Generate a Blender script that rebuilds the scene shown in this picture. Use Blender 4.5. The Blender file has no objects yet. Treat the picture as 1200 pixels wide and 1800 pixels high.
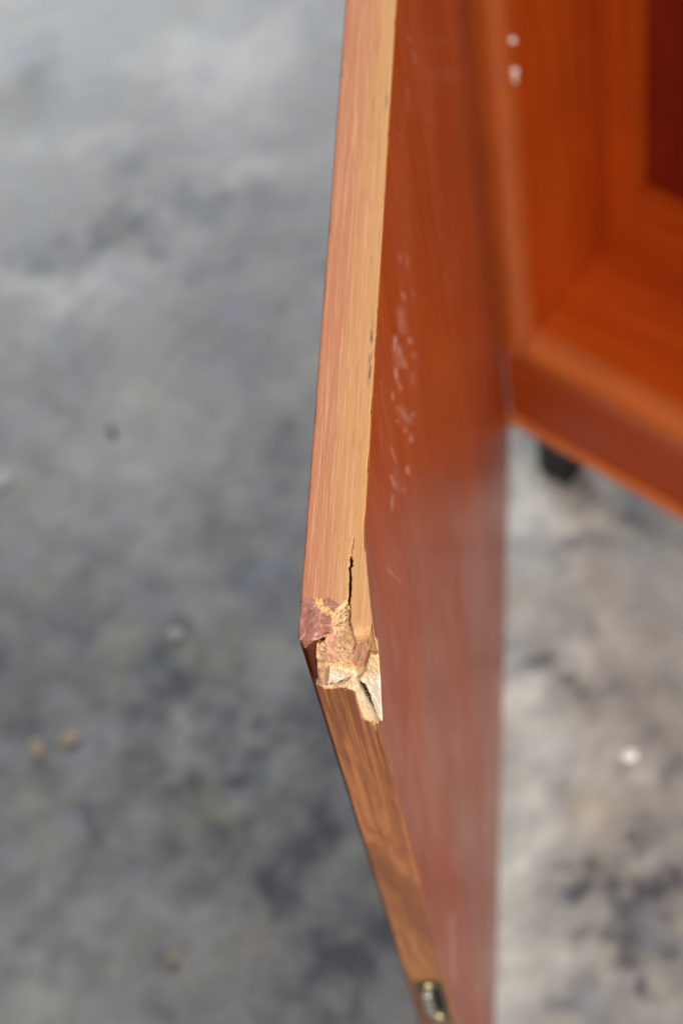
import bpy, bmesh, math, random
import numpy as np
from mathutils import Matrix, Vector

random.seed(4)
rng = np.random.RandomState(11)
scene = bpy.context.scene
COL = scene.collection

# ------------------------------------------------------------------ camera
DOOR_H, DOOR_W, DOOR_T = 0.7855, 0.551, 0.020      # metres
GAP = 0.060                                        # door bottom above the floor
ZT = DOOR_H + GAP                                  # height of the door's top edge

cam_data = bpy.data.cameras.new("camera")
cam = bpy.data.objects.new("camera", cam_data)
COL.objects.link(cam)
right = Vector((0.991485, 0.058329, -0.116424))
down = Vector((-0.004295, -0.878932, -0.476929))
fwd = Vector((-0.130147, 0.473368, -0.871197))
m = Matrix((right, -down, -fwd)).transposed().to_4x4()
m.translation = Vector((0.107257, -0.299425, 0.639214 + ZT))
cam.matrix_world = m
cam_data.sensor_fit = 'VERTICAL'
cam_data.sensor_height = 36.0
cam_data.sensor_width = 24.0
cam_data.lens = 76.0
cam_data.clip_start, cam_data.clip_end = 0.02, 60
cam_data.dof.use_dof = True
cam_data.dof.focus_distance = 0.722
cam_data.dof.aperture_fstop = 8.2
scene.camera = cam

# ------------------------------------------------------------------ light
world = bpy.data.worlds.new("World")
scene.world = world
world.use_nodes = True
bg = world.node_tree.nodes['Background']
bg.inputs[0].default_value = (0.93, 0.96, 1.0, 1)
bg.inputs[1].default_value = 0.13

def area(name, loc, target, size, size_y, energy, color):
    l = bpy.data.lights.new(name, 'AREA')
    l.shape = 'RECTANGLE'; l.size = size; l.size_y = size_y
    l.energy = energy; l.color = color
    o = bpy.data.objects.new(name, l); COL.objects.link(o)
    o.location = loc
    o.rotation_euler = (Vector(target) - Vector(loc)).to_track_quat('-Z', 'Y').to_euler()
    return o
area('key_lamp', (1.75, -0.45, 2.55), (0.05, 0.20, 0.6), 1.0, 1.0, 82, (1.0, 0.955, 0.89))
area('front_lamp', (0.55, -1.75, 1.95), (0.05, 0.20, 0.6), 1.0, 1.0, 58, (1.0, 0.95, 0.88))
area('window_lamp', (-1.0, 2.7, 1.05), (-0.25, 0.95, 0.0), 1.6, 0.8, 84, (0.82, 0.91, 1.0))

vs = scene.view_settings
vs.view_transform = 'Standard'; vs.look = 'None'
vs.exposure = 0.0; vs.gamma = 1.0
vs.use_curve_mapping = False
scene.cycles.max_bounces = 10
scene.cycles.diffuse_bounces = 5
scene.cycles.glossy_bounces = 5

# ------------------------------------------------------------------ material helpers
class NT:
    def __init__(s, name):
        s.m = bpy.data.materials.new(name); s.m.use_nodes = True
        s.t = s.m.node_tree; s.n = s.t.nodes; s.l = s.t.links
        s.b = s.n['Principled BSDF']
        s.tc = s.n.new('ShaderNodeTexCoord')
        s.co = s.tc.outputs['Object']
    def put(s, sock, v):
        if isinstance(v, bpy.types.NodeSocket): s.l.new(v, sock)
        else: sock.default_value = v
    def mapping(s, scale, loc=(0, 0, 0), rot=(0, 0, 0), src=None):
        n = s.n.new('ShaderNodeMapping')
        s.l.new(src or s.co, n.inputs[0])
        n.inputs['Scale'].default_value = scale; n.inputs['Location'].default_value = loc
        n.inputs['Rotation'].default_value = rot
        return n.outputs[0]
    def noise(s, vec, scale=1.0, detail=4, rough=0.55, dist=0.0, lac=2.0):
        n = s.n.new('ShaderNodeTexNoise')
        s.l.new(vec, n.inputs['Vector'])
        n.inputs['Scale'].default_value = scale; n.inputs['Detail'].default_value = detail
        n.inputs['Roughness'].default_value = rough; n.inputs['Distortion'].default_value = dist
        n.inputs['Lacunarity'].default_value = lac
        return n.outputs[0]
    def voronoi(s, vec, scale=1.0, feature='F1'):
        n = s.n.new('ShaderNodeTexVoronoi'); n.feature = feature
        s.l.new(vec, n.inputs['Vector']); n.inputs['Scale'].default_value = scale
        return n.outputs['Distance']
    def rng(s, v, a, b, c=0.0, d=1.0, smooth=True):
        n = s.n.new('ShaderNodeMapRange'); n.interpolation_type = 'SMOOTHSTEP' if smooth else 'LINEAR'
        s.put(n.inputs[0], v)
        for i, q in enumerate((a, b, c, d)): n.inputs[i + 1].default_value = q
        return n.outputs[0]
    def math(s, op, a, b=0.0):
        n = s.n.new('ShaderNodeMath'); n.operation = op
        s.put(n.inputs[0], a); s.put(n.inputs[1], b)
        return n.outputs[0]
    def mix(s, fac, a, b, mode='MIX'):
        n = s.n.new('ShaderNodeMix'); n.data_type = 'RGBA'; n.blend_type = mode
        s.put(n.inputs[0], fac)
        for k, v in ((6, a), (7, b)):
            if isinstance(v, tuple): v = tuple(v) + ((1,) if len(v) == 3 else ())
            s.put(n.inputs[k], v)
        return n.outputs[2]
    def xyz(s, src=None):
        n = s.n.new('ShaderNodeSeparateXYZ'); s.l.new(src or s.co, n.inputs[0])
        return n.outputs
    def bump(s, h, strength=0.3, dist=0.0005):
        n = s.n.new('ShaderNodeBump'); s.l.new(h, n.inputs['Height'])
        n.inputs['Strength'].default_value = strength; n.inputs['Distance'].default_value = dist
        s.l.new(n.outputs[0], s.b.inputs['Normal'])
    def attr(s, name):
        n = s.n.new('ShaderNodeAttribute'); n.attribute_name = name
        return n.outputs['Fac']
    def done(s, color, rough=0.5, spec=0.5, coat=0.0, coat_rough=0.1, metal=0.0):
        s.put(s.b.inputs['Base Color'], color if isinstance(color, bpy.types.NodeSocket) else tuple(color) + (1,))
        s.put(s.b.inputs['Roughness'], rough)
        s.b.inputs['Specular IOR Level'].default_value = spec
        s.b.inputs['Coat Weight'].default_value = coat
        s.b.inputs['Coat Roughness'].default_value = coat_rough
        s.b.inputs['Metallic'].default_value = metal
        return s.m

AX = {'x': 0, 'y': 1, 'z': 2}
def streak(axis, across, along):
    v = [across] * 3; v[AX[axis]] = along
    return tuple(v)

def mat_top_edge():
    g = NT('top edge wood')
    xx = g.xyz()[0]
    big = g.noise(g.mapping(streak('y', 220, 9)), 1, 4, .6, .3)
    fine = g.noise(g.mapping(streak('y', 1500, 26)), 1, 4, .7)
    mid = g.noise(g.mapping(streak('y', 650, 22), (3, 1, 2)), 1, 4, .6)
    xw = g.math('ADD', xx, g.math('MULTIPLY', g.math('SUBTRACT', big, .5), .016))
    tone = g.rng(xw, 0.003, 0.0185)
    col = g.mix(tone, (0.400, 0.163, 0.085), (0.465, 0.245, 0.103))
    col = g.mix(g.rng(mid, .46, .72, 0, .55), col, (0.40, 0.155, 0.070))
    col = g.mix(g.rng(fine, .48, .70, 0, .55), col, (0.57, 0.355, 0.22))
    dark = g.noise(g.mapping(streak('y', 1500, 70), (8, 3, 1)), 1, 3, .6)
    col = g.mix(g.rng(dark, .54, .74, 0, .5), col, (0.30, 0.105, 0.045))
    # rubbed arris on the inner side, reddish arris on the outer side
    col = g.mix(g.math('MULTIPLY', g.rng(xx, .0190, .0197, 0, .7), g.rng(g.xyz()[1], .040, .050)), col, (0.56, 0.265, 0.085))
    col = g.mix(g.rng(xx, .0016, .0004, 0, .75), col, (0.40, 0.12, 0.05))
    # a few blue-black bruises near the inner arris
    yy = g.xyz()[1]
    ink = g.noise(g.mapping(streak('y', 1500, 190), (1, 5, 7)), 1, 3, .6)
    band = g.math('MULTIPLY', g.rng(g.math('ABSOLUTE', g.math('SUBTRACT', xx, .0184)), .0008, .0001),
                  g.math('MAXIMUM', g.rng(g.math('ABSOLUTE', g.math('SUBTRACT', yy, .112)), .020, .006),
                         g.rng(g.math('ABSOLUTE', g.math('SUBTRACT', yy, .2250)), .008, .002, 0, .6)))
    col = g.mix(g.math('MULTIPLY', band, g.rng(ink, .44, .58, 0, 1)), col, (0.085, 0.06, 0.075))
    g.bump(g.math('ADD', fine, g.math('MULTIPLY', dark, -.8)), .35, .00025)
    return g.done(col, g.rng(mid, .3, .7, .42, .6), .35)

def mat_front_edge():
    g = NT('front edge wood')
    o = g.xyz(); xx, zz = o[0], o[2]
    warp = g.noise(g.mapping((60, 60, 14)), 1, 3, .5)
    # diagonal flame figure: bands crossing the narrow edge
    ph = g.math('ADD', g.math('MULTIPLY', zz, 31.0), g.math('MULTIPLY', xx, 150.0))
    ph = g.math('ADD', ph, g.math('MULTIPLY', warp, 5.5))
    wave = g.math('SINE', ph)
    fig = g.rng(wave, -.2, .95)
    fine = g.noise(g.mapping(streak('z', 900, 30)), 1, 4, .7)
    mid = g.noise(g.mapping(streak('z', 330, 9), (2, 4, 1)), 1, 5, .65, .5)
    col = g.mix(fig, (0.37, 0.128, 0.034), (0.20, 0.055, 0.013))
    lines = g.math('SINE', g.math('ADD', g.math('MULTIPLY', ph, 4.0), g.math('MULTIPLY', fine, 5.0)))
    col = g.mix(g.rng(lines, .25, .95, 0, .55), col, (0.17, 0.050, 0.014))
    near = g.rng(g.math('SUBTRACT', DOOR_H, zz), .22, .09)
    rib = g.noise(g.mapping(streak('z', 520, 7), (6, 2, 3)), 1, 4, .6, .3)
    col = g.mix(g.math('MULTIPLY', near, g.rng(rib, .47, .58, 0, .75)), col, (0.150, 0.042, 0.012))
    col = g.mix(g.math('MULTIPLY', near, g.rng(rib, .47, .40, 0, .6)), col, (0.46, 0.180, 0.052))
    col = g.mix(g.rng(mid, .46, .62, 0, .6), col, (0.185, 0.055, 0.014))
    col = g.mix(g.rng(fine, .50, .70, 0, .4), col, (0.48, 0.200, 0.066))
    pore = g.noise(g.mapping(streak('z', 1300, 30), (5, 3, 2)), 1, 3, .6)
    col = g.mix(g.rng(pore, .54, .72, 0, .6), col, (0.17, 0.052, 0.016))
    col = g.mix(g.rng(xx, .0188, .0196, 0, .4), col, (0.45, 0.15, 0.05))
    g.bump(g.math('ADD', fine, g.math('MULTIPLY', pore, -.8)), .3, .0002)
    return g.done(col, .42, .4, .12, .25)

def mat_veneer(name, a, b, c, axis, rough=.34, coat=.45, coat_rough=.16, scuffs=False, big=9.0, spec=.42):
    g = NT(name)
    n1 = g.noise(g.mapping(streak(axis, 60, 1.6)), 1, 5, .6, .5)
    n2 = g.noise(g.mapping(streak(axis, 700, 14), (2, 1, 3)), 1, 4, .65)
    n3 = g.noise(g.mapping((big, big, big)), 1, 3, .5)
    col = g.mix(g.rng(n1, .30, .70), a, b)
    col = g.mix(g.rng(n2, .46, .70, 0, .8), col, c)
    col = g.mix(g.rng(n3, .35, .7, 0, .35), col, tuple(q * .72 for q in a))
    pore = g.noise(g.mapping(streak(axis, 2300, 60), (7, 7, 1)), 1, 3, .6)
    col = g.mix(g.rng(pore, .60, .78, 0, .55), col, tuple(q * .38 for q in a))
    r = g.rng(n2, .3, .7, rough - .05, rough + .08)
    if scuffs:
        o = g.xyz(); yy, zz = o[1], o[2]
        # milky rub marks (strokes stored on the mesh), broken up by fine grain
        fine = g.noise(g.mapping((1, 420, 120), (0, 9, 2)), 1, 4, .65)
        mask = g.math('MULTIPLY', g.attr('scuff'), g.rng(fine, .34, .58, .35, 1))
        smear = g.noise(g.mapping((1, 14, 9), (0, 4, 1)), 1, 5, .62, .4)
        r = g.math('ADD', r, g.rng(smear, .40, .66, -.05, .14))
        col = g.mix(g.math('MULTIPLY', mask, .60), col, (0.62, 0.40, 0.34))
        r = g.math('ADD', r, g.math('MULTIPLY', mask, .25))
    g.bump(g.math('ADD', n2, g.math('MULTIPLY', pore, -.6)), .10, .0002)
    return g.done(col, r, spec, coat, coat_rough)

def mat_chipboard():
    g = NT('exposed chipboard')
    n = g.noise(g.mapping((900, 900, 500)), 1, 4, .6)
    flakes = g.voronoi(g.mapping((1100, 800, 450)), 1)
    pits = g.noise(g.mapping((1500, 1300, 900), (3, 3, 3)), 1, 2, .5)
    col = g.mix(g.rng(n, .3, .7), (0.46, 0.250, 0.120), (0.60, 0.375, 0.205))
    col = g.mix(g.rng(flakes, .5, .9, 0, .5), col, (0.64, 0.44, 0.28))
    grey = g.noise(g.mapping((230, 200, 160), (1, 2, 9)), 1, 3, .5)
    col = g.mix(g.rng(grey, .56, .68, 0, .65), col, (0.45, 0.26, 0.20))
    col = g.mix(g.rng(pits, .62, .74, 0, .85), col, (0.14, 0.06, 0.025))
    g.bump(g.math('ADD', n, g.math('MULTIPLY', g.rng(pits, .56, .72), -1.6)), .5, .0004)
    return g.done(col, .85, .15)

def mat_fibre(name='torn pale fibre', a=(0.76, 0.60, 0.42), b=(0.82, 0.72, 0.58), c=(0.60, 0.38, 0.19)):
    g = NT(name)
    n = g.noise(g.mapping((420, 420, 130)), 1, 4, .65)
    f = g.noise(g.mapping((2200, 2200, 500)), 1, 3, .6)
    col = g.mix(g.rng(n, .36, .60), a, b)
    col = g.mix(g.rng(n, .55, .72, 0, .75), col, c)
    col = g.mix(g.rng(f, .60, .74, 0, .55), col, (0.46, 0.24, 0.09))
    drop = g.math('SUBTRACT', DOOR_H, g.xyz()[2])
    col = g.mix(g.math('MULTIPLY', g.rng(g.math('ADD', drop, g.math('MULTIPLY', n, .014)), .040, .026), .75), col, (0.66, 0.40, 0.18))
    g.bump(f, .7, .0005)
    return g.done(col, .9, .1)

def mat_wax():
    g = NT('filler wax')
    n = g.noise(g.mapping((260, 260, 260)), 1, 4, .6)
    s = g.noise(g.mapping((90, 700, 300), (0, 0, 0), (0, 0, .6)), 1, 3, .6)
    col = g.mix(g.rng(n, .35, .7), (0.27, 0.105, 0.078), (0.36, 0.165, 0.130))
    col = g.mix(g.rng(s, .60, .76, 0, .5), col, (0.58, 0.37, 0.33))
    g.bump(g.math('ADD', n, s), .35, .0005)
    return g.done(col, g.rng(s, .3, .7, .20, .40), .5)

def mat_strip():
    g = NT('bare brown ply strip')
    n = g.noise(g.mapping((900, 900, 60)), 1, 4, .6)
    col = g.mix(g.rng(n, .3, .7), (0.43, 0.185, 0.115), (0.58, 0.31, 0.21))
    g.bump(n, .5, .0003)
    return g.done(col, .6, .25)

def mat_lump():
    g = NT('crushed wood lump')
    n = g.noise(g.mapping((420, 420, 200)), 1, 5, .65)
    f = g.noise(g.mapping((1500, 1500, 700)), 1, 3, .6)
    col = g.mix(g.rng(n, .36, .62), (0.30, 0.165, 0.11), (0.66, 0.40, 0.19))
    col = g.mix(g.rng(f, .58, .74, 0, .7), col, (0.15, 0.065, 0.03))
    g.bump(g.math('ADD', n, f), .8, .0006)
    return g.done(col, .8, .15)

def mat_plain(name, col, rough, metal=0, spec=.5, nscale=400, var=.3, coat=0):
    g = NT(name)
    n = g.noise(g.mapping((nscale,) * 3), 1, 4, .6)
    c = g.mix(g.rng(n, .3, .7), tuple(q * (1 - var) for q in col), tuple(min(1, q * (1 + var)) for q in col))
    g.bump(n, .15, .0003)
    return g.done(c, g.rng(n, .3, .7, rough * .8, min(1, rough * 1.25)), spec, coat, .1, metal)

def mat_floor():
    g = NT('worn concrete')
    st = g.attr('stain_tone')
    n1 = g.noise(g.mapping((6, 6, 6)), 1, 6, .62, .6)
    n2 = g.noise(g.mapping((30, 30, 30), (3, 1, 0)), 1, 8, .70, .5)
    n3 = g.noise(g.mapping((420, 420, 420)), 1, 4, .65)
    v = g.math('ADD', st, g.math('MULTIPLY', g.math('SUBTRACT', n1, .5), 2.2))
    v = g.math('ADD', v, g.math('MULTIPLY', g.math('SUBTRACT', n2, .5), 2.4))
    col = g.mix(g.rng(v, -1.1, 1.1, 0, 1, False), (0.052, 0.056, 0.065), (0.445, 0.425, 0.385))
    warm = g.noise(g.mapping((17, 17, 17), (9, 9, 1)), 1, 4, .6)
    col = g.mix(g.rng(warm, .52, .72, 0, .42), col, (0.30, 0.265, 0.185))
    cool = g.noise(g.mapping((21, 21, 21), (1, 7, 4)), 1, 4, .6)
    col = g.mix(g.rng(cool, .52, .70, 0, .40), col, (0.225, 0.245, 0.30))
    col = g.mix(g.rng(n3, .60, .78, 0, .35), col, (0.10, 0.10, 0.10))
    g.bump(g.math('ADD', g.math('MULTIPLY', n2, 2.0), n3), .35, .002)
    return g.done(col, g.rng(n2, .3, .7, .42, .62), .45)

M = dict(
    top=mat_top_edge(), front=mat_front_edge(),
    face=mat_veneer('varnished inner veneer', (0.27, 0.041, 0.007), (0.34, 0.064, 0.012), (0.20, 0.027, 0.004), 'z',
                    .38, .17, .13, scuffs=True),
    outer=mat_veneer('shade-dark outer veneer', (0.085, 0.018, 0.007), (0.12, 0.028, 0.010), (0.06, 0.012, 0.004), 'z', .55, 0, .3, spec=.12),  # near-black brown puts the shade of the outer arris into the colour
    cab_v=mat_veneer('cabinet veneer upright grain', (0.37, 0.043, 0.002), (0.46, 0.070, 0.004), (0.28, 0.026, 0.001), 'z', .42, .04, .3, spec=.3),
    cab_h=mat_veneer('cabinet veneer level grain', (0.38, 0.045, 0.002), (0.47, 0.074, 0.004), (0.29, 0.027, 0.001), 'x', .42, .14, .28, spec=.35),
    cab_d=mat_veneer('dark red inner panel', (0.15, 0.008, 0.001), (0.19, 0.013, 0.002), (0.10, 0.004, 0.0008), 'z', .42, .04, .3, spec=.3),
    lip=mat_veneer('cabinet lipping', (0.54, 0.118, 0.016), (0.62, 0.160, 0.026), (0.46, 0.085, 0.010), 'x', .42, .2, .3),
    lipv=mat_veneer('pale upright lipping', (0.365, 0.066, 0.010), (0.44, 0.098, 0.018), (0.30, 0.046, 0.006), 'z', .40, .12, .3, spec=.4),  # paler orange than the side panels
    lipb=mat_veneer('pale level lipping', (0.38, 0.072, 0.012), (0.47, 0.112, 0.024), (0.31, 0.050, 0.007), 'x', .38, .2, .3, spec=.45),  # paler orange than the bottom panel
    rail=mat_veneer('rail veneer', (0.36, 0.048, 0.005), (0.44, 0.074, 0.010), (0.28, 0.030, 0.003), 'x', .5, .0, .3, spec=.2),
    chip=mat_chipboard(), fibre=mat_fibre(), tan=mat_fibre('torn tan fibre', (0.54, 0.32, 0.17), (0.62, 0.42, 0.25), (0.42, 0.21, 0.09)),
    cream=mat_fibre('torn cream fibre', (0.72, 0.51, 0.29), (0.80, 0.66, 0.45), (0.54, 0.30, 0.13)),
    wax=mat_wax(), strip=mat_strip(), lump=mat_lump(),
    brown=mat_plain('broken brown lipping', (0.33, 0.105, 0.032), .38, 0, .5, 500, .35),
    split_shade=mat_plain('split wood with painted shade', (0.075, 0.036, 0.016), .9, 0, .1, 900, .5),  # shade inside the splits painted as dark brown, besides their depth
    black=mat_plain('black foot paint', (0.008, 0.008, 0.009), .55, 0, .3),
    brass=mat_plain('aged brass', (0.42, 0.36, 0.20), .34, 1.0, .5, 500, .45),
    bronze=mat_plain('dark tarnished brass', (0.16, 0.125, 0.065), .45, 1.0, .5, 500, .5),
    steel=mat_plain('worn steel', (0.62, 0.58, 0.50), .36, 1.0, .5, 600, .25),
    pin_glint=mat_plain('pale nylon', (0.86, 0.76, 0.68), .35, 0, .5, 600, .08),  # pale colour stands in for the bright glint on the pins
    hole=mat_plain('dark slot', (0.012, 0.010, 0.008), .8, 0, .2),
    white=mat_plain('white paint flake', (0.88, 0.88, 0.86), .6, 0, .3),
    beige=mat_plain('beige chip', (0.34, 0.27, 0.185), .8, 0, .2),
    pale=mat_plain('pale grit', (0.36, 0.36, 0.35), .8, 0, .2),
    rust=mat_plain('rust brown chip', (0.26, 0.12, 0.07), .8, 0, .2),
    floor=mat_floor(),
)

# ------------------------------------------------------------------ mesh helpers
def link_mesh(name, verts, faces, mat, parent=None, loc=(0, 0, 0), rotz=0.0, smooth=False):
    me = bpy.data.meshes.new(name)
    me.from_pydata([tuple(map(float, v)) for v in verts], [], [tuple(map(int, f)) for f in faces])
    me.materials.append(mat)
    if smooth:
        me.polygons.foreach_set('use_smooth', [True] * len(me.polygons))
    me.update()
    o = bpy.data.objects.new(name, me); COL.objects.link(o)
    o.parent = parent; o.location = loc; o.rotation_euler = (0, 0, rotz)
    return o

def link_bm(name, bm, mat, parent=None, loc=(0, 0, 0), rotz=0.0, smooth=False):
    bmesh.ops.recalc_face_normals(bm, faces=bm.faces)
    me = bpy.data.meshes.new(name); bm.to_mesh(me); bm.free()
    me.materials.append(mat)
    if smooth:
        me.polygons.foreach_set('use_smooth', [True] * len(me.polygons))
    o = bpy.data.objects.new(name, me); COL.objects.link(o)
    o.parent = parent; o.location = loc; o.rotation_euler = (0, 0, rotz)
    return o

def box_bm(lo, hi, bevel=0.0, seg=2, pick=None):
    bm = bmesh.new()
    bmesh.ops.create_cube(bm, size=1)
    for v in bm.verts:
        v.co = Vector([lo[i] + (v.co[i] + .5) * (hi[i] - lo[i]) for i in range(3)])
    if bevel:
        es = [e for e in bm.edges if pick is None or pick((e.verts[0].co + e.verts[1].co) / 2)]
        bmesh.ops.bevel(bm, geom=es, offset=bevel, segments=seg, profile=.5, affect='EDGES')
    return bm

def vnoise(x, y, seed):
    """value noise on arrays"""
    r = np.random.RandomState(seed); tab = r.rand(256, 256)
    xi = np.floor(x).astype(int); yi = np.floor(y).astype(int)
    fx = x - xi; fy = y - yi
    fx = fx * fx * (3 - 2 * fx); fy = fy * fy * (3 - 2 * fy)
    a = tab[xi % 256, yi % 256]; b = tab[(xi + 1) % 256, yi % 256]
    c = tab[xi % 256, (yi + 1) % 256]; d = tab[(xi + 1) % 256, (yi + 1) % 256]
    return (a * (1 - fx) + b * fx) * (1 - fy) + (c * (1 - fx) + d * fx) * fy - .5

def fbm(x, y, seed, octv=4, gain=.5):
    s = 0; a = 1
    for k in range(octv):
        s = s + a * vnoise(x * 2 ** k, y * 2 ** k, seed + k); a *= gain
    return s

def inside(px, py, poly):
    r = np.zeros(px.shape, bool)
    n = len(poly); j = n - 1
    for i in range(n):
        xi, yi = poly[i]; xj, yj = poly[j]
        cond = ((yi > py) != (yj > py)) & (px < (xj - xi) * (py - yi) / (yj - yi + 1e-12) + xi)
        r ^= cond; j = i
    return r

def sstep(v, a, b):
    t = np.clip((v - a) / (b - a), 0, 1)
    return t * t * (3 - 2 * t)

# ------------------------------------------------------------------ floor
def build_floor():
    xs = np.concatenate([np.linspace(-4, -.62, 14), np.linspace(-.60, .40, 170), np.linspace(.45, 4, 14)])
    ys = np.concatenate([np.linspace(-3, -.12, 12), np.linspace(-.10, 1.2, 210), np.linspace(1.25, 5, 14)])
    X, Y = np.meshgrid(xs, ys, indexing='ij')
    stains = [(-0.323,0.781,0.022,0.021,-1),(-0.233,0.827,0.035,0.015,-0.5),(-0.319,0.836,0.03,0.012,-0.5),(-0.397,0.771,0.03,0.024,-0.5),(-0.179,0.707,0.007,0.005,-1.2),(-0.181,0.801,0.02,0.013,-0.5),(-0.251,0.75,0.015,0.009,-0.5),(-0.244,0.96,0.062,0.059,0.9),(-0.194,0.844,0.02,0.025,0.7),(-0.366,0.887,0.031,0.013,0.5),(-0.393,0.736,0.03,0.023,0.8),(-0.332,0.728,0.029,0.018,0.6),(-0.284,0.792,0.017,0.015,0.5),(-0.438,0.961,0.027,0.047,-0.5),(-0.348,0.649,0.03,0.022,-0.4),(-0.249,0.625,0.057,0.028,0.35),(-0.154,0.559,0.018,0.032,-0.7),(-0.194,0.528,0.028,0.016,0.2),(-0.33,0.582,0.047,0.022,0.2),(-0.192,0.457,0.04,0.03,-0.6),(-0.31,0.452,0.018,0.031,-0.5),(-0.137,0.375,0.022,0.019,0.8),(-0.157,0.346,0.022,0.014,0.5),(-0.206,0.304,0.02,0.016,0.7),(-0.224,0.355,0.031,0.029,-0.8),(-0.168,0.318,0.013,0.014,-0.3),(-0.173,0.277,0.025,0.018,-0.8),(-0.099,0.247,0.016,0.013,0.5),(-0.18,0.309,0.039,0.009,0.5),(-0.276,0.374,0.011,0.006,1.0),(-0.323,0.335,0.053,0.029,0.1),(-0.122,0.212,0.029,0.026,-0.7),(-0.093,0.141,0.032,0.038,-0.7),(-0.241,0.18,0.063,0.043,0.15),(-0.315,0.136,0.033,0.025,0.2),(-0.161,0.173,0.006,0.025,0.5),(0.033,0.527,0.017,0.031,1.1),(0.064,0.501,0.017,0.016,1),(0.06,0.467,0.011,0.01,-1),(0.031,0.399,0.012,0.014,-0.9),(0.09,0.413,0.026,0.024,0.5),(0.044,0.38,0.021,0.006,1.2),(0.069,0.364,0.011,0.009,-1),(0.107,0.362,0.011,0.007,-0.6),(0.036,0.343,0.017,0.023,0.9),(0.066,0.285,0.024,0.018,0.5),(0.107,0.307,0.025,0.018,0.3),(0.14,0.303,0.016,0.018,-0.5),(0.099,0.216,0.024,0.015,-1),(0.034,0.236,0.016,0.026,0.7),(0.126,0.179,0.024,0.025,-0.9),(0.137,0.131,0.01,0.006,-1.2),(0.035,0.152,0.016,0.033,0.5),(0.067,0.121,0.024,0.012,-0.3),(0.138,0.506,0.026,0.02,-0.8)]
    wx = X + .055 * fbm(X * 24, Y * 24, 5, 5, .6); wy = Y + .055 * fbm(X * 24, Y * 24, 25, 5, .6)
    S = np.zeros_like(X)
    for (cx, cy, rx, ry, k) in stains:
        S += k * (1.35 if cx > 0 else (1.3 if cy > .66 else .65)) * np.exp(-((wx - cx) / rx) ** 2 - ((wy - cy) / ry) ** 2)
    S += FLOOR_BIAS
    # darker tone on the near left, paler tone beyond it and to the right
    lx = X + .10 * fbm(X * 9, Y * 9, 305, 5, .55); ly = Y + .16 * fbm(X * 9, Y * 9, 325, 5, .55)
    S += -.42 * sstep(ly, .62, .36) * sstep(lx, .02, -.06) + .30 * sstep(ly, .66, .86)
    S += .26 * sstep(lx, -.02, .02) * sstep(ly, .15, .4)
    nx, ny = len(xs), len(ys)
    Zf = .0012 * fbm(X * 9, Y * 9, 77, 3)
    V = np.stack([X.ravel(), Y.ravel(), Zf.ravel() - .0006], 1)
    idx = np.arange(nx * ny).reshape(nx, ny)
    F = np.stack([idx[:-1, :-1], idx[1:, :-1], idx[1:, 1:], idx[:-1, 1:]], -1).reshape(-1, 4)
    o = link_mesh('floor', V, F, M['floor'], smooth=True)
    at = o.data.attributes.new('stain_tone', 'FLOAT', 'POINT')
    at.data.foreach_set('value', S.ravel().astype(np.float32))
    o['kind'] = 'structure'
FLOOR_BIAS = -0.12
build_floor()

# ------------------------------------------------------------------ cabinet carcass
P0 = Vector((0.0186, 0.551, 0.0))
ROT = math.atan2(-.548, .836)
root = bpy.data.objects.new('cabinet', None); COL.objects.link(root)
root.location = P0
root['label'] = 'red-brown varnished cabinet with its broken-cornered door hanging open'
root['category'] = 'cabinet'

CW, CD = .62, .42
def part(name, lo, hi, mat, bevel=.001, seg=2, parent=root, pick=None):
    return link_bm(name, box_bm(lo, hi, bevel, seg, pick), mat, parent, (0, 0, 0), ROT, smooth=False)

zb = GAP
def rounded(name, lo, hi, mat, pick, r=.013):
    bm = box_bm(lo, hi)
    es = [e for e in bm.edges if pick((e.verts[0].co + e.verts[1].co) / 2)]
    bmesh.ops.bevel(bm, geom=es, offset=r, segments=9, profile=.5, affect='EDGES')
    o = link_bm(name, bm, M[mat], root, (0, 0, 0), ROT, True)
    md = o.modifiers.new('edges', 'EDGE_SPLIT'); md.split_angle = math.radians(40)
    return o
for ua, ub, sgn in ((0, .020, 1), (CW - .020, CW, -1)):
    part('side_panel', (ua, .0162, zb + .105), (ub - .0002 if sgn > 0 else ub, CD, ZT - .021), M['cab_v'], .0004, 1)
    rounded('side_lipping', (ua, -.001, zb + .105), (ub, .0160, ZT - .021), 'lipv',
            (lambda c: c.x > .019 and c.y < 0) if sgn > 0 else (lambda c: c.x < CW - .019 and c.y < 0))
part('top_panel', (0, .0005, ZT - .020), (CW, CD, ZT), M['cab_h'])
part('bottom_panel', (.0203, .0182, zb + .1045), (CW - .0203, CD - .012, zb + .1275), M['cab_h'], .0004, 1)
rounded('bottom_lipping', (.0203, -.0014, zb + .1035), (CW - .0203, .0180, zb + .1277), 'lipb', lambda c: c.z > zb + .127 and c.y < 0, .017)
part('bottom_rail', (.0004, .0016, zb + .0145), (CW, .020, zb + .1032), M['rail'], .0015)
part('rail_bead', (.0002, -.0006, zb + .0005), (CW, .020, zb + .0140), M['lip'], .003, 3)
part('back_panel', (.002, CD - .010, zb + .02), (CW - .002, CD - .002, ZT - .022), M['cab_v'], 0)
# inner face frame, set back, with a dark red panel behind its opening
part('stile', (.0204, .098, zb + .1278), (.051, .112, ZT - .022), M['cab_v'])
part('stile', (CW - .051, .098, zb + .1278), (CW - .0183, .112, ZT - .022), M['cab_v'])
part('cross_rail', (.0512, .0985, zb + .1278), (CW - .0512, .112, zb + .213), M['cab_h'])
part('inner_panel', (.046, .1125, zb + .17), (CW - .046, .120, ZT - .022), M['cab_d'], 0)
part('shelf', (.0512, .1215, zb + .46), (CW - .0512, CD - .012, zb + .476), M['cab_h'])

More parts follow.
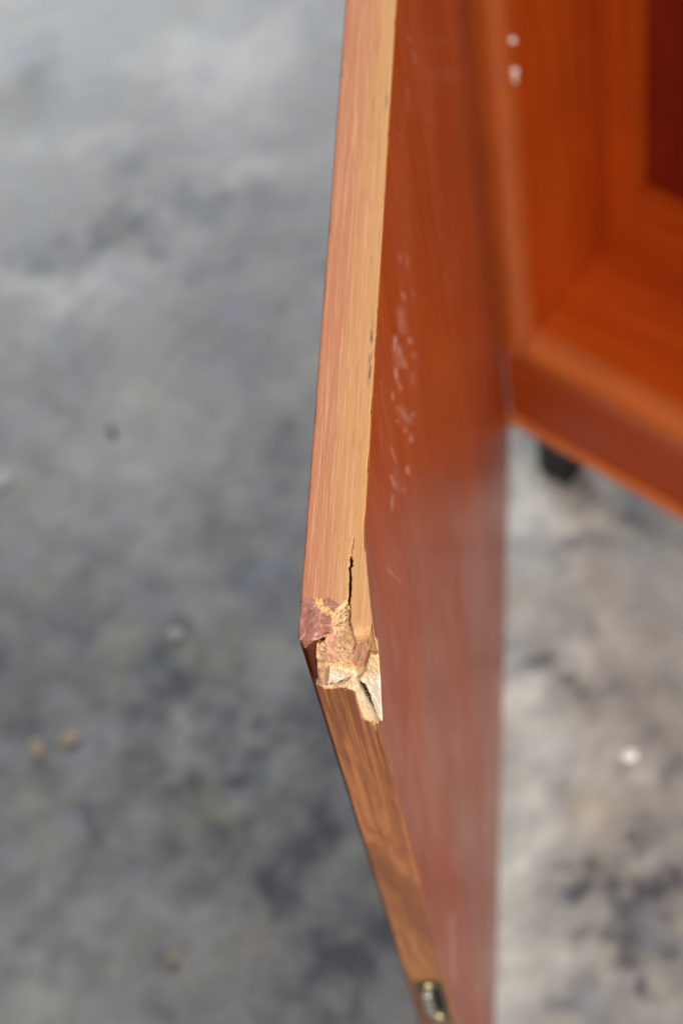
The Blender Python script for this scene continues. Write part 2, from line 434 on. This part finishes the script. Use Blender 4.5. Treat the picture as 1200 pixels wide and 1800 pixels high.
def foot(u, n):
    bm = box_bm((u, n, .0008), (u + .028, n + .026, zb - .0002), .0015, 2)
    for v in bm.verts:                                   # slight taper to the floor
        k = 1 - v.co.z / zb
        v.co.x += (u + .014 - v.co.x) * .06 * k; v.co.y += (n + .013 - v.co.y) * .06 * k
    link_bm('foot', bm, M['black'], root, (0, 0, 0), ROT)
for u in (.0225, CW - .05):
    for n in (.0035, CD - .05):
        foot(u, n)

def shelf_pin(z, n, r, sag):
    bm = bmesh.new()
    prof = [(0, r), (.0016, r), (.0026, r * .8), (.0031, r * .45), (.0033, .0001)]
    rings = []
    for h, rr in prof:
        rings.append([bm.verts.new((.020 + h, n + rr * math.cos(a * math.pi / 6), z + rr * math.sin(a * math.pi / 6))) for a in range(12)])
    for a, b in zip(rings, rings[1:]):
        for k in range(12):
            bm.faces.new((a[k], a[(k + 1) % 12], b[(k + 1) % 12], b[k]))
    bm.faces.new(rings[-1]); 
    o = link_bm('shelf_pin', bm, M['pin_glint'], root, (0, 0, 0), ROT, True)
    return o
shelf_pin(zb + .4410, .0120, .0018, 0)
shelf_pin(zb + .4135, .0120, .0019, 0)
# pale tongue added as the tail of the lower pin's glint
part('pin_glint_tail', (.0202, .0108, zb + .4030), (.0214, .0132, zb + .4108), M['pin_glint'], .0003)

# ------------------------------------------------------------------ door: face, back and hidden edges
B0 = 5.6                                            # mm the swollen corner bulges out
def ft(y):                                          # along the top edge (mm from the corner)
    q = np.clip(1 - np.asarray(y, float) / 41.0, 0, 1)
    return q * (1 - .25 * (1 - q)) * np.minimum(1, q * 6)
def ff(z):                                          # down the front edge (mm below the top, negative)
    z = np.asarray(z, float)
    return np.interp(-z, [0, 14, 30, 48, 60, 66, 68.5, 200], [1, 1.0, .80, .52, .36, .26, 0.0, 0.0])
def ff_face(z):
    return np.interp(-np.asarray(z, float), [0, 14, 30, 48, 60, 66, 72, 200], [.97, .95, .72, .42, .24, .14, 0, 0])

# rub marks on the inner face: y0, z0, y1, z1, spread y, spread z (mm), strength, width
STROKES = [(154.16,-54.24,147.42,-54.49,1.13,-1.74,1.0,4.0),(157.12,-65.25,158.05,-74.35,1.17,-1.82,0.8,4.0),(158.05,-74.35,164.88,-94.08,1.2,-1.89,0.7,4.0),(143.14,-59.65,141.9,-66.45,1.11,-1.77,0.9,3.5),(142.43,-66.19,147.23,-82.88,1.13,-1.83,0.6,3.0),(184.38,-101.73,183.86,-105.49,1.3,-2.0,0.7,5.0),(129.02,-54.47,127.03,-57.25,1.06,-1.73,0.8,2.5),(143.72,-94.41,153.01,-117.03,1.18,-1.97,0.55,4.5),(157.57,-120.76,165.75,-129.91,1.25,-2.07,0.6,4.0),(128.19,-73.18,129.76,-78.67,1.09,-1.82,0.5,4.0),(140.35,-99.38,142.79,-108.26,1.16,-1.95,0.5,4.0),(151.75,-124.67,148.94,-126.04,1.21,-2.06,0.9,3.5),(107.75,-58.99,111.54,-78.26,1.02,-1.76,0.7,2.0),(132.19,-116.84,130.34,-119.8,1.14,-2.01,1.0,3.5),(98.02,-63.78,101.81,-79.96,0.99,-1.77,0.8,2.5),(93.95,-71.72,88.29,-73.31,0.97,-1.76,0.6,2.5),(114.25,-102.28,117.48,-110.57,1.08,-1.94,0.7,3.0),(183.96,-68.15,186.27,-76.91,1.26,-1.86,0.5,4.0),(208.04,-76.38,204.82,-81.37,1.34,-1.91,0.5,3.5),(192.97,-54.02,190.75,-57.04,1.26,-1.79,0.35,4.0),(209.05,-103.89,210.46,-110.45,1.39,-2.04,0.35,4.0),(172.03,-61.1,170.95,-77.79,1.21,-1.83,0.4,8.0),(189.8,-120.5,186.93,-121.9,1.33,-2.08,0.3,5.0),(178.3,-118.87,173.75,-121.08,1.29,-2.07,0.3,5.0),(154.05,-60.49,152.21,-74.01,1.15,-1.8,0.45,9.0),(137.35,-78.11,152.45,-117.31,1.16,-1.93,0.35,10.0),(111.78,-19.6,111.24,-19.87,0.97,-1.56,1.0,1.2),(111.26,-20.41,107.73,-44.47,0.98,-1.61,0.22,1.2),(98.2,-24.15,92.58,-35.11,0.93,-1.59,0.25,1.2),(107.76,-73.98,106.51,-93.24,1.03,-1.83,0.2,5.0),(87.21,-21.55,84.71,-33.53,0.9,-1.57,0.15,1.0),(60.88,-67.57,69.13,-89.94,0.89,-1.76,0.7,2.5),(69.13,-89.94,81.38,-121.64,0.95,-1.89,0.45,2.5),(292.09,-41.33,294.73,-47.89,1.59,-1.84,0.5,4.0),(302.65,-62.83,304.04,-73.21,1.66,-1.96,0.35,4.0),(269.43,-47.23,261.49,-53.68,1.5,-1.84,0.35,4.0),(326.93,-137.0,332.06,-147.52,1.88,-2.34,0.25,5.0),(232.58,-28.23,233.99,-37.13,1.36,-1.73,0.2,4.0),(130.37,-391.48,124.12,-407.01,1.44,-3.51,0.35,7.0),(76.65,-404.63,66.12,-417.78,1.24,-3.49,0.25,8.0),(38.48,-406.74,12.02,-435.28,1.07,-3.48,0.5,8.0),(1.3,-109.93,0.45,-119.21,0.74,-1.85,0.3,4.0),(112.8,-50.64,108.27,-66.17,1.01,-1.72,0.2,1.5)]

def build_door():
    ys = np.concatenate([np.linspace(0, 60, 61), np.arange(60.9, 340, .9), np.linspace(343, 551, 40)])
    zs = np.concatenate([-np.arange(0, 165, .9), -np.arange(166, 380, 6.0), -np.arange(382, 450, 3.0), -np.linspace(453, 785.5, 40)])
    Yg, Zg = np.meshgrid(ys, zs, indexing='ij')
    X = 20.0 + B0 * np.clip(ft(Yg), 0, 1) * ff_face(Zg) * np.where(Zg > -.5, 1, 1)
    X += .05 * fbm(Yg / 60, Zg / 60, 3, 2)
    X[:, 0] -= .12                                  # tucked under the top edging
    V = np.stack([X, Yg, Zg + DOOR_H * 1000], -1).reshape(-1, 3) * .001
    ny, nz = len(ys), len(zs)
    idx = np.arange(ny * nz).reshape(ny, nz)
    F = np.stack([idx[:-1, :-1], idx[:-1, 1:], idx[1:, 1:], idx[1:, :-1]], -1).reshape(-1, 4).tolist()
    V = V.tolist()
    def quad(a, b, c, d):
        k = len(V); V.extend([a, b, c, d]); F.append((k, k + 1, k + 2, k + 3))
    H, W, T = DOOR_H, DOOR_W, DOOR_T
    quad((0, W, 0), (0, W, H - .0006), (0, .0016, H - .0006), (0, .0016, 0))     # outer face
    quad((0, W, 0), (T, W, 0), (T, W, H - .0006), (0, W, H - .0006))    # hinge edge
    quad((0, 0.0016, 0), (T, 0, 0), (T, W, 0), (0, W, 0))               # underside
    SC = np.zeros_like(Yg)
    for (y0, z0, y1, z1, ay, az, inten, w) in STROKES:
        dy, dz = y1 - y0, z1 - z0
        det = dy * az - dz * ay
        qy, qz = Yg - y0, Zg - z0
        t_ = (qy * az - qz * ay) / det; r_ = (dy * qz - dz * qy) / det
        e = 3.0 * .23 / max(.5, math.hypot(dy, dz)) + .12
        m_ = sstep(t_, -e, e) * sstep(1 - t_, -e, e)
        SC = np.maximum(SC, inten * m_ * (.5 if y0 > 200 else 1) * np.exp(-(r_ / (w * .85)) ** 2))
    d = link_mesh('door', V, F, M['face'], root, (-P0.x, -P0.y, GAP))
    d.data.polygons.foreach_set('use_smooth', [True] * ((ny - 1) * (nz - 1)) + [False] * 3)
    d.data.materials.append(M['outer'])
    n = len(d.data.polygons)
    for k in (n - 3,): d.data.polygons[k].material_index = 1
    at = d.data.attributes.new('scuff', 'FLOAT', 'POINT')
    at.data.foreach_set('value', np.concatenate([SC.ravel(), np.zeros(12)]).astype(np.float32))
    d['label'] = 'open door panel, varnished red-brown inside'
    return d
door = build_door()

# ------------------------------------------------------------------ door edges with the broken corner
# outlines in millimetres on the unrolled edge: x across the thickness, s along it
# (s > 0 back along the top edge, s < 0 down the front edge)
POLY = {
 'wax_a': [(-0.25,14.15),(2.62,14.15),(5.27,12.65),(6.94,10.38),(6.77,6.55),(7.76,2.4),(8.29,1.02),(6.3,-0.9),(4.4,-0.6),(3.0,-1.6),(-1.2,-1.0),(-1.66,2.37),(-1.31,6.53)],
 'wax_b': [(7.19,9.86),(10.58,8.82),(11.09,3.1),(8.12,2.68),(7.15,5.51),(6.79,8.64)],
 'wax_c': [(7.67,14.93),(9.54,15.46),(11.85,14.06),(13.52,12.66),(11.42,10.67),(10.09,11.78),(8.09,13.18)],
 'wax_d': [(-1.64,15.9),(2.52,15.63),(5.11,15.03),(4.69,14.15),(-1.53,14.22)],
 'facet': [(-1.21,0.44),(5.49,0.39),(4.8,-2.63),(2.31,-7.11),(0.21,-10.88),(-1.5,-10.9),(-1.5,-4.52)],
 'recess': [(-1.5,-10.88),(0.21,-10.88),(2.31,-7.11),(5.32,-1.52),(4.71,-8.2),(3.64,-20.37),(2.16,-34.51),(0.68,-38.53),(-1.5,-38.29)],
 'strip_a': [(8.61,2.4),(11.11,2.83),(11.41,-0.73),(8.97,-19.54),(7.08,-19.95),(8.35,-9.67),(8.27,-5.19)],
 'lump': [(6.52,-1.51),(8.54,1.02),(8.03,-9.67),(6.55,-20.34),(5.16,-28.92),(3.42,-38.9),(1.51,-35.72),(3.22,-20.38),(4.08,-8.21)],
 'strip_d': [(6.49,-22.66),(7.53,-23.42),(5.07,-39.44),(3.51,-38.66)],
 'chip': [(10.84,9.86),(13.57,11.79),(15.06,13.54),(16.08,11.09),(16.96,5.19),(18.28,-0.67),(17.44,-8.08),(15.11,-20.24),(13.04,-24.13),(10.73,-21.83),(8.93,-20.7)],
 'tornedge': [(5.12,14.93),(7.33,15.28),(8.1,13.0),(11.43,10.56),(13.53,12.49),(15.32,14.41),(16.76,11.44),(13.59,11.44),(10.85,9.69),(7.35,9.86),(6.82,8.29),(5.28,12.47)],
 'strip_b': [(18.4,-4.36),(20.39,-3.75),(16.95,-23.3),(14.75,-23.33)],
 'strip_c': [(20.55,-3.75),(22.83,-2.69),(19.57,-24.2),(17.32,-24.07)],
 'sliver': [(22.67,-9.53),(27.5,-9.49),(27.5,-27.86),(26.5,-52.04),(24.0,-70),(20.75,-67.98),(20.12,-63.86),(19.48,-55.44),(19.36,-43.9),(18.33,-35.07),(16.8,-31.12),(19.64,-24.43)],
 'whitechip': [(7.81,-21.87),(10.77,-21.44),(13.37,-24.12),(16.18,-25.02),(16.44,-29.95),(13.95,-30.38),(11.2,-34.38),(8.85,-37.61),(4.97,-39.68)],
 'torn': [(10.69,-38.79),(12.19,-34.36),(14.14,-31.56),(16.39,-31.92),(17.48,-39.89),(18.26,-48.01),(18.91,-59.22),(18.47,-69.03),(17.96,-79.94),(17.33,-69.48),(15.22,-66.95),(14.21,-57.63),(14.3,-42.36),(11.68,-38.77)],
 'crack_b': [(16.39,-33.35),(18.04,-34.67),(18.82,-42.69),(19.13,-51.7),(19.59,-57.53),(20.12,-63.86),(19.25,-64.73),(18.3,-59.65),(17.4,-50.07),(16.5,-42.72)],
 'crack_c': [(4.54,-37.84),(8.97,-36.64),(11.55,-32.78),(14.02,-29.74),(14.24,-30.69),(11.55,-34.21),(8.92,-38.41),(4.67,-39.44)],
 'crack_d': [(16.45,13.54),(16.9,10.05),(17.43,5.19),(18.53,-0.67),(17.31,-8.08),(16.21,-13.36),(16.65,-8.09),(18.02,-0.68),(16.95,4.85),(16.25,10.4)],
 'crack_e': [(23.38,-1.37),(23.46,-6.54),(22.03,-12.54),(20.26,-20.17),(20.18,-19.41),(21.86,-11.79),(23.08,-6.54)],
 'crack_f': [(6.3,-0.77),(8.23,1.02),(8.41,0.61),(6.43,-2.24),(4.56,-4.48),(4.32,-2.63)],
 'frontveneer': [(-3,-37.5),(1.54,-35.48),(3.4,-39.06),(4.92,-40.08),(7.98,-39.39),(10.64,-39.19),(11.66,-38.93),(14.29,-42.53),(14.19,-57.8),(15.2,-67.21),(17.32,-69.66),(17.69,-74.24),(17.82,-81.27),(19,-95),(19.5,-120),(-3,-120)],
 'crack_a': [(16.03,31.5),(16.35,28.6),(16.2,25.0),(16.6,21.0),(16.5,17.0),(16.1,13.12),(15.6,12.7),(15.9,15.64),(15.85,18.5),(16.1,20.4),(15.65,23.0),(15.8,26.23),(15.8,29.44)],
 'hair': [(16.15,38.06),(16.45,38.06),(16.35,30.51),(15.96,30.51)],
}
ORDER = ['top', 'front', 'tan', 'wax_a', 'wax_b', 'wax_c', 'wax_d', 'facet', 'recess', 'strip_a', 'strip_b', 'strip_c', 'strip_d',
         'lump', 'chip', 'tornedge', 'sliver', 'whitechip', 'torn', 'crack', 'arris']
CID = {k: i for i, k in enumerate(ORDER)}

def build_edges():
    U = np.linspace(0, 20, 151)
    s = np.concatenate([np.arange(300, 80, -1.0), np.arange(80, 44, -.5), np.arange(44, 0, -.17), [0.0], -np.arange(.2, 72, .22), -np.arange(72.3, 105.01, .5), -np.arange(107, 485, 2.0)])
    Ug, S = np.meshgrid(U, s, indexing='ij')
    bulge = B0 * np.where(S >= 0, ft(np.maximum(S, 0)), ff(np.minimum(S, 0)))
    lat = sstep(Ug, 12.0, 17.5)
    x = Ug + bulge * (lat * .8 + .2 * Ug / 20)
    # ragged lookup so the broken outlines are not straight
    jx = .30 * fbm(x / 1.3, S / 2.2, 40, 4); js = .9 * fbm(x / 1.1, S / 2.6, 60, 4)
    qx, qs = x + jx, S + js
    cls = np.where(S > 0, CID['top'], CID['tan'])
    inp = lambda k, ax=qx, as_=qs: inside(ax, as_, POLY[k])
    cls[(S <= 0) & inp('frontveneer')] = CID['front']
    cls[(S <= -70) & (qx > 17)] = CID['front']
    cls[(S < -84)] = CID['front']
    for k in ('tornedge', 'chip', 'lump', 'strip_a', 'strip_b', 'strip_c', 'strip_d', 'whitechip', 'torn', 'sliver',
              'recess', 'facet', 'wax_d', 'wax_a', 'wax_b', 'wax_c'):
        cls[inp(k)] = CID[k]
    cls[(S < -34) & (Ug < 1.35)] = CID['arris']
    # the top veneer of the inner slab carries on over the corner to its snapped end
    slab = (S <= 0) & (S > -4.0 - 5.0 * sstep(x, 22, 24)) & (x > 17.6) & (cls == CID['tan'])
    cls[slab] = CID['top']
    h = np.zeros_like(x)                            # mm, outward
    n1 = fbm(x / 1.0, S / 1.0, 90, 4); n2 = fbm(x / 2.6, S / 3.4, 120, 4); nf = fbm(x / .45, S / 3.0, 150, 3)
    pit = np.clip(fbm(x / .7, S / .9, 170, 3) - .16, 0, 1)
    def setc(k, v):
        mk = cls == CID[k]
        h[mk] = (v if np.isscalar(v) else v[mk])
    setc('top', .06 * nf)
    setc('front', .05 * nf)
    setc('arris', .03 * nf)
    setc('tan', -1.1 + .8 * n2 + .2 * n1 + .45 * nf)
    setc('wax_a', .25 + .85 * n2 - .45 * sstep(S, 3, 0) * sstep(x, 3, 7))
    setc('wax_b', -.35 + .25 * n2)
    setc('wax_c', -.05 + .22 * n2)
    setc('wax_d', .02 + .08 * n2)
    setc('facet', .1 - .10 * np.clip(-S, 0, 11) + .12 * n2)
    setc('recess', -1.9 + .25 * n2)
    setc('strip_a', -.85 + .10 * nf + .2 * n2)
    setc('strip_b', -.9 + .10 * nf + .06 * (S + 4))
    setc('strip_c', -.55 + .10 * nf + .05 * (S + 4))
    setc('strip_d', -.7 + .10 * nf)
    setc('lump', -.4 + 1.0 * n2 + .6 * n1 - .9 * sstep(x - (4.2 + .07 * S), 1.4, 0))
    setc('chip', -1.25 + .15 * n1 + .4 * n2 + .25 * nf - 3.0 * pit)
    setc('tornedge', -.35 + .5 * n1 + .3 * n2)
    setc('sliver', .35 + .40 * n2 + .12 * n1 + .35 * nf + .5 * sstep(x, 19, 24))
    setc('whitechip', .40 * nf + .15 - 1.0 * sstep(S, -26, -38) + .25 * n1 + .3 * n2)
    setc('torn', -1.0 + .45 * n2 + .5 * nf - .12 * np.clip(x - 14.5, 0, 5) + .7 * sstep(S, -40, -33))
    # splits that really go in
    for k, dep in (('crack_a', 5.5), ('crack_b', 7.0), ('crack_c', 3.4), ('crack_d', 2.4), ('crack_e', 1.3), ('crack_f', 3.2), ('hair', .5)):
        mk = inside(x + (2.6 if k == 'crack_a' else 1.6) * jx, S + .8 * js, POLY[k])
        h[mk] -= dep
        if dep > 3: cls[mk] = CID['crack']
    # soften cell-size steps a little
    def blur(a, n):
        for _ in range(n):
            b = a.copy()
            b[1:-1, 1:-1] = (a[1:-1, 1:-1] * 4 + a[:-2, 1:-1] + a[2:, 1:-1] + a[1:-1, :-2] + a[1:-1, 2:]) / 8
            a = b
        return a
    h = blur(h, 2)
    # crushed, rounded corner line; the wax lump alone still stands square
    wl = blur(((cls == CID['wax_a']) | (cls == CID['facet'])).astype(float), 8)
    rnd = 1.6 * np.exp(-(S / 4.5) ** 2) * (1 - wl)
    h -= rnd
    # worn arrises
    nick = np.clip(fbm(S / 7.0, S * 0 + 3.3, 210, 4) - .08, 0, 1) * 1.1
    nick2 = np.clip(fbm(S / 5.0, S * 0 + 8.3, 230, 4) - .10, 0, 1) * 1.3
    cw = np.where(S < 0, 1.35, .45 + nick)
    ch = np.clip(cw - Ug, 0, None) * np.where(S < 0, 1.2, .9)
    h -= ch
    h -= np.clip(Ug - (19.6 - nick2), 0, None) * .8
    # place along the profile
    ang = sstep(-S, -3.0, 3.0) * math.pi / 2
    Y = np.where(S > 0, S, 0); Zp = np.where(S < 0, S, 0)
    ny = -np.sin(ang); nz = np.cos(ang)
    P = np.stack([x, Y + h * ny, Zp + h * nz + DOOR_H * 1000], -1)
    # the middle of the corner is crushed back to a rough slope
    wmap = {'chip': 1, 'strip_a': 1, 'lump': .85, 'tan': 1, 'strip_b': .75, 'strip_c': .55, 'tornedge': 1, 'strip_d': 1, 'crack': .9,
            'wax_b': .7, 'whitechip': 1, 'sliver': .12}
    wt = np.zeros_like(x)
    for k, v in wmap.items(): wt[cls == CID[k]] = v
    wt[(x > 17.8) & (cls == CID['tan'])] = .5
    wt = blur(wt, 9)
    wt = np.maximum(wt, np.where(cls == CID['top'], .40 * sstep(x, 17.0, 18.2) * sstep(S, 6.5, -2.0), 0))
    ya, zbk = 6.5, 23.0
    pix = np.where(S > 0, ya * 4.64 - 4.64 * S, ya * 4.64 + 2.25 * -S)
    tt = pix / (ya * 4.64 + 2.25 * zbk)
    on = (tt > 0) & (tt < 1)
    tc = np.clip(tt, 0, 1)
    nl = math.hypot(ya, zbk); cy, cz = -zbk / nl, ya / nl
    cv = .9 * np.sin(tc * math.pi) + .7 * fbm(x / 3.0, S / 4.0, 260, 3) * np.sin(tc * math.pi)
    hc = h + rnd + cv
    Pc = np.stack([x, ya * (1 - tc) + hc * cy, -zbk * tc + hc * cz + DOOR_H * 1000], -1)
    wt = (np.where(on, wt, 0) * sstep(tt, 0, .16) * sstep(1 - tt, 0, .12))[..., None]
    P = (P * (1 - wt) + Pc * wt) * .001
    # skirt along the inner border so the overhanging flap has thickness
    nu, ns = x.shape
    sk = P[-1].copy(); sk[:, 0] -= .0006
    sk[:, 1] += np.sin(ang[-1]) * .004; sk[:, 2] -= np.cos(ang[-1]) * .004
    sk2 = P[0].copy(); sk2[:, 0] = 0.0
    sk2[:, 1] += np.sin(ang[0]) * .003; sk2[:, 2] -= np.cos(ang[0]) * .003
    P = np.concatenate([sk2[None], P, sk[None]], 0)
    cls = np.concatenate([cls[:1], cls, cls[-1:]], 0)
    nu += 2
    idx = np.arange(nu * ns).reshape(nu, ns)
    quads = np.stack([idx[:-1, :-1], idx[:-1, 1:], idx[1:, 1:], idx[1:, :-1]], -1).reshape(-1, 4)
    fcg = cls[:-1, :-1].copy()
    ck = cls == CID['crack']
    fcg[ck[:-1, :-1] | ck[1:, :-1] | ck[:-1, 1:] | ck[1:, 1:]] = CID['crack']  # split walls take the painted shade colour too
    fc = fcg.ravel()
    # loose fibres and crumbs along the breaks
    r = np.random.RandomState(5)
    edge = np.zeros(cls.shape, bool)
    edge[1:-1, 1:-1] = (cls[1:-1, 1:-1] != cls[2:, 1:-1]) | (cls[1:-1, 1:-1] != cls[1:-1, 2:])
    Sx = np.concatenate([S[:1], S, S[-1:]], 0)
    Ax = np.concatenate([ang[:1], ang, ang[-1:]], 0)
    Ux = np.concatenate([Ug[:1] * 0 - 1, Ug, Ug[-1:] * 0 + 30], 0)
    pool = np.argwhere(edge & (Sx < 16) & (Sx > -72) & (Ux > 1.6) & (Ux < 19.6) & ~np.isin(cls, [CID[q] for q in ('arris', 'recess', 'wax_a', 'wax_b', 'wax_c', 'wax_d', 'top', 'facet')]))
    FV, FF = [], []
    for i, j in pool[r.choice(len(pool), 260, replace=False)]:
        p = P[i, j]; a = Ax[i, j]
        nrm = np.array([0, -math.sin(a), math.cos(a)]); tan = np.array([0, math.cos(a), math.sin(a)])
        L = r.uniform(.0007, .0032); w = r.uniform(.00005, .00014)
        d = tan * (1 if r.rand() < .5 else -1) * r.uniform(.7, 1) + np.array([1, 0, 0]) * r.normal(0, .35) + nrm * r.uniform(.0, .45)
        d /= np.linalg.norm(d)
        side = np.cross(d, nrm); side /= np.linalg.norm(side) + 1e-9
        up = np.cross(side, d)
        k = len(FV)
        for q, ww in ((0, 1), (.5, .8), (1, .15)):
            c = p + nrm * .00003 + d * L * q + up * L * .10 * q * q * r.uniform(-1, 1.5)
            for sx, sy in ((-1, -1), (1, -1), (0, 1)):
                FV.append(tuple(c + side * sx * w * ww + up * sy * w * ww * .8))
        for t_ in (0, 3):
            for m_ in range(3):
                FF.append((k + t_ + m_, k + t_ + (m_ + 1) % 3, k + t_ + 3 + (m_ + 1) % 3, k + t_ + 3 + m_))
        FF.append((k + 6, k + 7, k + 8))
    lf = link_mesh('loose_fibre', FV, FF, M['cream'], door)
    lf['kind'] = 'stuff'
    P = P.reshape(-1, 3)
    def sub(ids, extra=None):
        mk = np.isin(fc, [CID[i] for i in ids])
        q = quads[mk]
        if not len(q): return None, None
        u, inv = np.unique(q, return_inverse=True)
        return P[u].tolist(), inv.reshape(-1, 4).tolist()
    def strip_ext(V, F, along, a, b):
        """plain continuation of the edging with its little arrises"""
        n = 40
        if along == 'top':
            prof = [(0, -.0030), (0, -.00040), (.00045, 0.0), (.0196, 0.0), (.0200, -.00032), (.0194, -.004)]
        else:
            prof = [(.00135, 0.0), (.0100, 0.0), (.0150, 0.0), (.0196, 0.0), (.0200, -.00032), (.0194, -.004)]
        k0 = len(V)
        for i in range(n + 1):
            t = a + (b - a) * i / n
            for (px, d) in prof:
                V.append((px, t, DOOR_H + d) if along == 'top' else (px, -d, DOOR_H + t))
        m_ = len(prof)
        for i in range(n):
            for j in range(m_ - 1):
                q = k0 + i * m_ + j
                F.append((q, q + 1, q + m_ + 1, q + m_) if along == 'top' else (q, q + m_, q + m_ + 1, q + 1))
    V, F = sub(['top']); strip_ext(V, F, 'top', .300, DOOR_W)
    o = link_mesh('top_edging', V, F, M['top'], door); o['label'] = 'pale tan wood edging along the door top'
    V, F = sub(['front']); strip_ext(V, F, 'front', -.483, -DOOR_H)
    o = link_mesh('front_edging', V, F, M['front'], door); o['label'] = 'figured brown wood edging down the door front'
    for nm, ids, mt, lab in (
        ('wax_filler', ['wax_a'], 'wax', 'smooth mauve-brown filler lump on the outer corner'),
        ('wax_filler', ['wax_b'], 'wax', None), ('wax_filler', ['wax_c'], 'wax', None), ('wax_filler', ['wax_d'], 'wax', None),
        ('broken_lipping', ['facet'], 'brown', 'glossy brown broken facet under the filler lump'),
        ('veneer_backing', ['recess'], 'outer', None),
        ('outer_arris', ['arris'], 'outer', 'arris down the outer side of the front edge, shade painted dark brown'),
        ('ply_strip', ['strip_a'], 'strip', None), ('ply_strip', ['strip_b'], 'strip', None),
        ('ply_strip', ['strip_c'], 'strip', None), ('ply_strip', ['strip_d'], 'strip', None),
        ('crushed_lump', ['lump'], 'lump', None),
        ('split', ['crack'], 'split_shade', 'dark open split'),
        ('exposed_chipboard', ['chip'], 'chip', 'pitted tan chipboard core laid bare'),
        ('torn_rim', ['tan', 'tornedge'], 'tan', None),
        ('splayed_sliver', ['sliver'], 'fibre', 'cream torn sliver splayed out at the inner corner'),
        ('torn_fibre', ['whitechip'], 'fibre', None),
        ('torn_fibre', ['torn'], 'cream', None)):
        V, F = sub(ids)
        if V:
            if nm == 'outer_arris':
                k = len(V); V += [(0, .003, DOOR_H - .483), (0, .00162, DOOR_H - .483), (.00135, 0, DOOR_H - .483), (0, .003, 0), (0, .00162, 0), (.00135, 0, 0)]
                F += [(k, k + 3, k + 4, k + 1), (k + 1, k + 4, k + 5, k + 2)]
            o = link_mesh(nm, V, F, M[mt], door, smooth=True)
            if lab: o['label'] = lab
    for o in door.children:
        o.data.polygons.foreach_set('use_smooth', [True] * len(o.data.polygons))
        if o.name.startswith(('top_edging', 'front_edging')):
            n = len(o.data.polygons)
            fl = [True] * (n - 200) + [False] * 200
            o.data.polygons.foreach_set('use_smooth', fl)
build_edges()

# ------------------------------------------------------------------ lock in the front edge
def lockpart(name, lo, hi, mat, bevel, seg=2):
    o = link_bm(name, box_bm(lo, hi, bevel, seg), M[mat], door)
    return o
zt, zl = DOOR_H - .3875, DOOR_H - .4605
xa, xb = .0042, .0182
lockpart('lock_plate', (xa, -.0009, zl), (xb, .004, zt), 'bronze', .0006)
# raised worn rim left and right, slot with the bolt, two countersunk screws
lockpart('bolt_slot', (.0118, -.0013, zl + .024), (.0162, .001, zt - .013), 'hole', .0004)
lockpart('lock_bolt', (.0068, -.0034, zl + .018), (.0112, .002, zt - .018), 'steel', .0007)
def screw(xc, zc, r):
    bm = bmesh.new()
    prof = [(r, -.0008), (r, -.0016), (r * .8, -.0023), (r * .4, -.0026)]
    rings = [[bm.verts.new((xc + rr * math.cos(a * math.pi / 8), yy, zc + rr * math.sin(a * math.pi / 8))) for a in range(16)] for rr, yy in prof]
    for p, q in zip(rings, rings[1:]):
        for k in range(16): bm.faces.new((p[k], p[(k + 1) % 16], q[(k + 1) % 16], q[k]))
    bm.faces.new(rings[-1])
    link_bm('screw', bm, M['brass'], door, smooth=True)
screw(.0100, zt - .0085, .0034)
screw(.0112, zl + .0095, .0042)

# ------------------------------------------------------------------ grit on the floor
def grit(name, x, y, size, squash, mat, label, cat, seed, flat=.5):
    bm = bmesh.new(); bmesh.ops.create_icosphere(bm, subdivisions=2, radius=1)
    r = random.Random(seed)
    d = [Vector((r.uniform(-1, 1), r.uniform(-1, 1), r.uniform(-1, 1))).normalized() for _ in range(7)]
    for v in bm.verts:
        k = 1.0
        for q in d:
            k = min(k, .78 / max(.3, v.co.normalized().dot(q)) if v.co.normalized().dot(q) > .3 else 1)
        v.co = Vector((v.co.x * k * size, v.co.y * k * size * squash, v.co.z * k * size * flat))
    lo = min(v.co.z for v in bm.verts)
    for v in bm.verts: v.co.z -= lo
    o = link_bm(name, bm, M[mat], None, (x, y, -.0002), r.uniform(0, 3))
    o['label'] = label; o['category'] = cat; o['group'] = 'grit lying on the concrete'
grit('paint_flake', .109, .304, .0062, .75, 'white', 'bright white flake on the concrete right of the door', 'flake', 3, .2)
grit('wood_chip', -.310, .313, .0085, .7, 'beige', 'larger beige chip on the floor, right one of the pair at left', 'chip', 5, .18)
grit('wood_chip', -.335, .305, .0095, .5, 'beige', 'long beige chip on the floor, left one of the pair at left', 'chip', 6, .18)
grit('pebble', -.214, .145, .0048, .8, 'beige', 'small lone beige pebble near the bottom of the floor', 'pebble', 8, .3)
grit('pebble', -.308, .584, .0045, .8, 'rust', 'tiny rust-brown pebble on the upper left floor', 'pebble', 9, .5)
grit('paint_flake', -.3945, .538, .0085, 1.3, 'pale', 'pale flake cut by the left edge of the picture', 'flake', 10, .15)
grit('pebble', -.237, .400, .0055, .9, 'pale', 'pale grey pebble on the floor left of the broken corner', 'pebble', 12, .2)
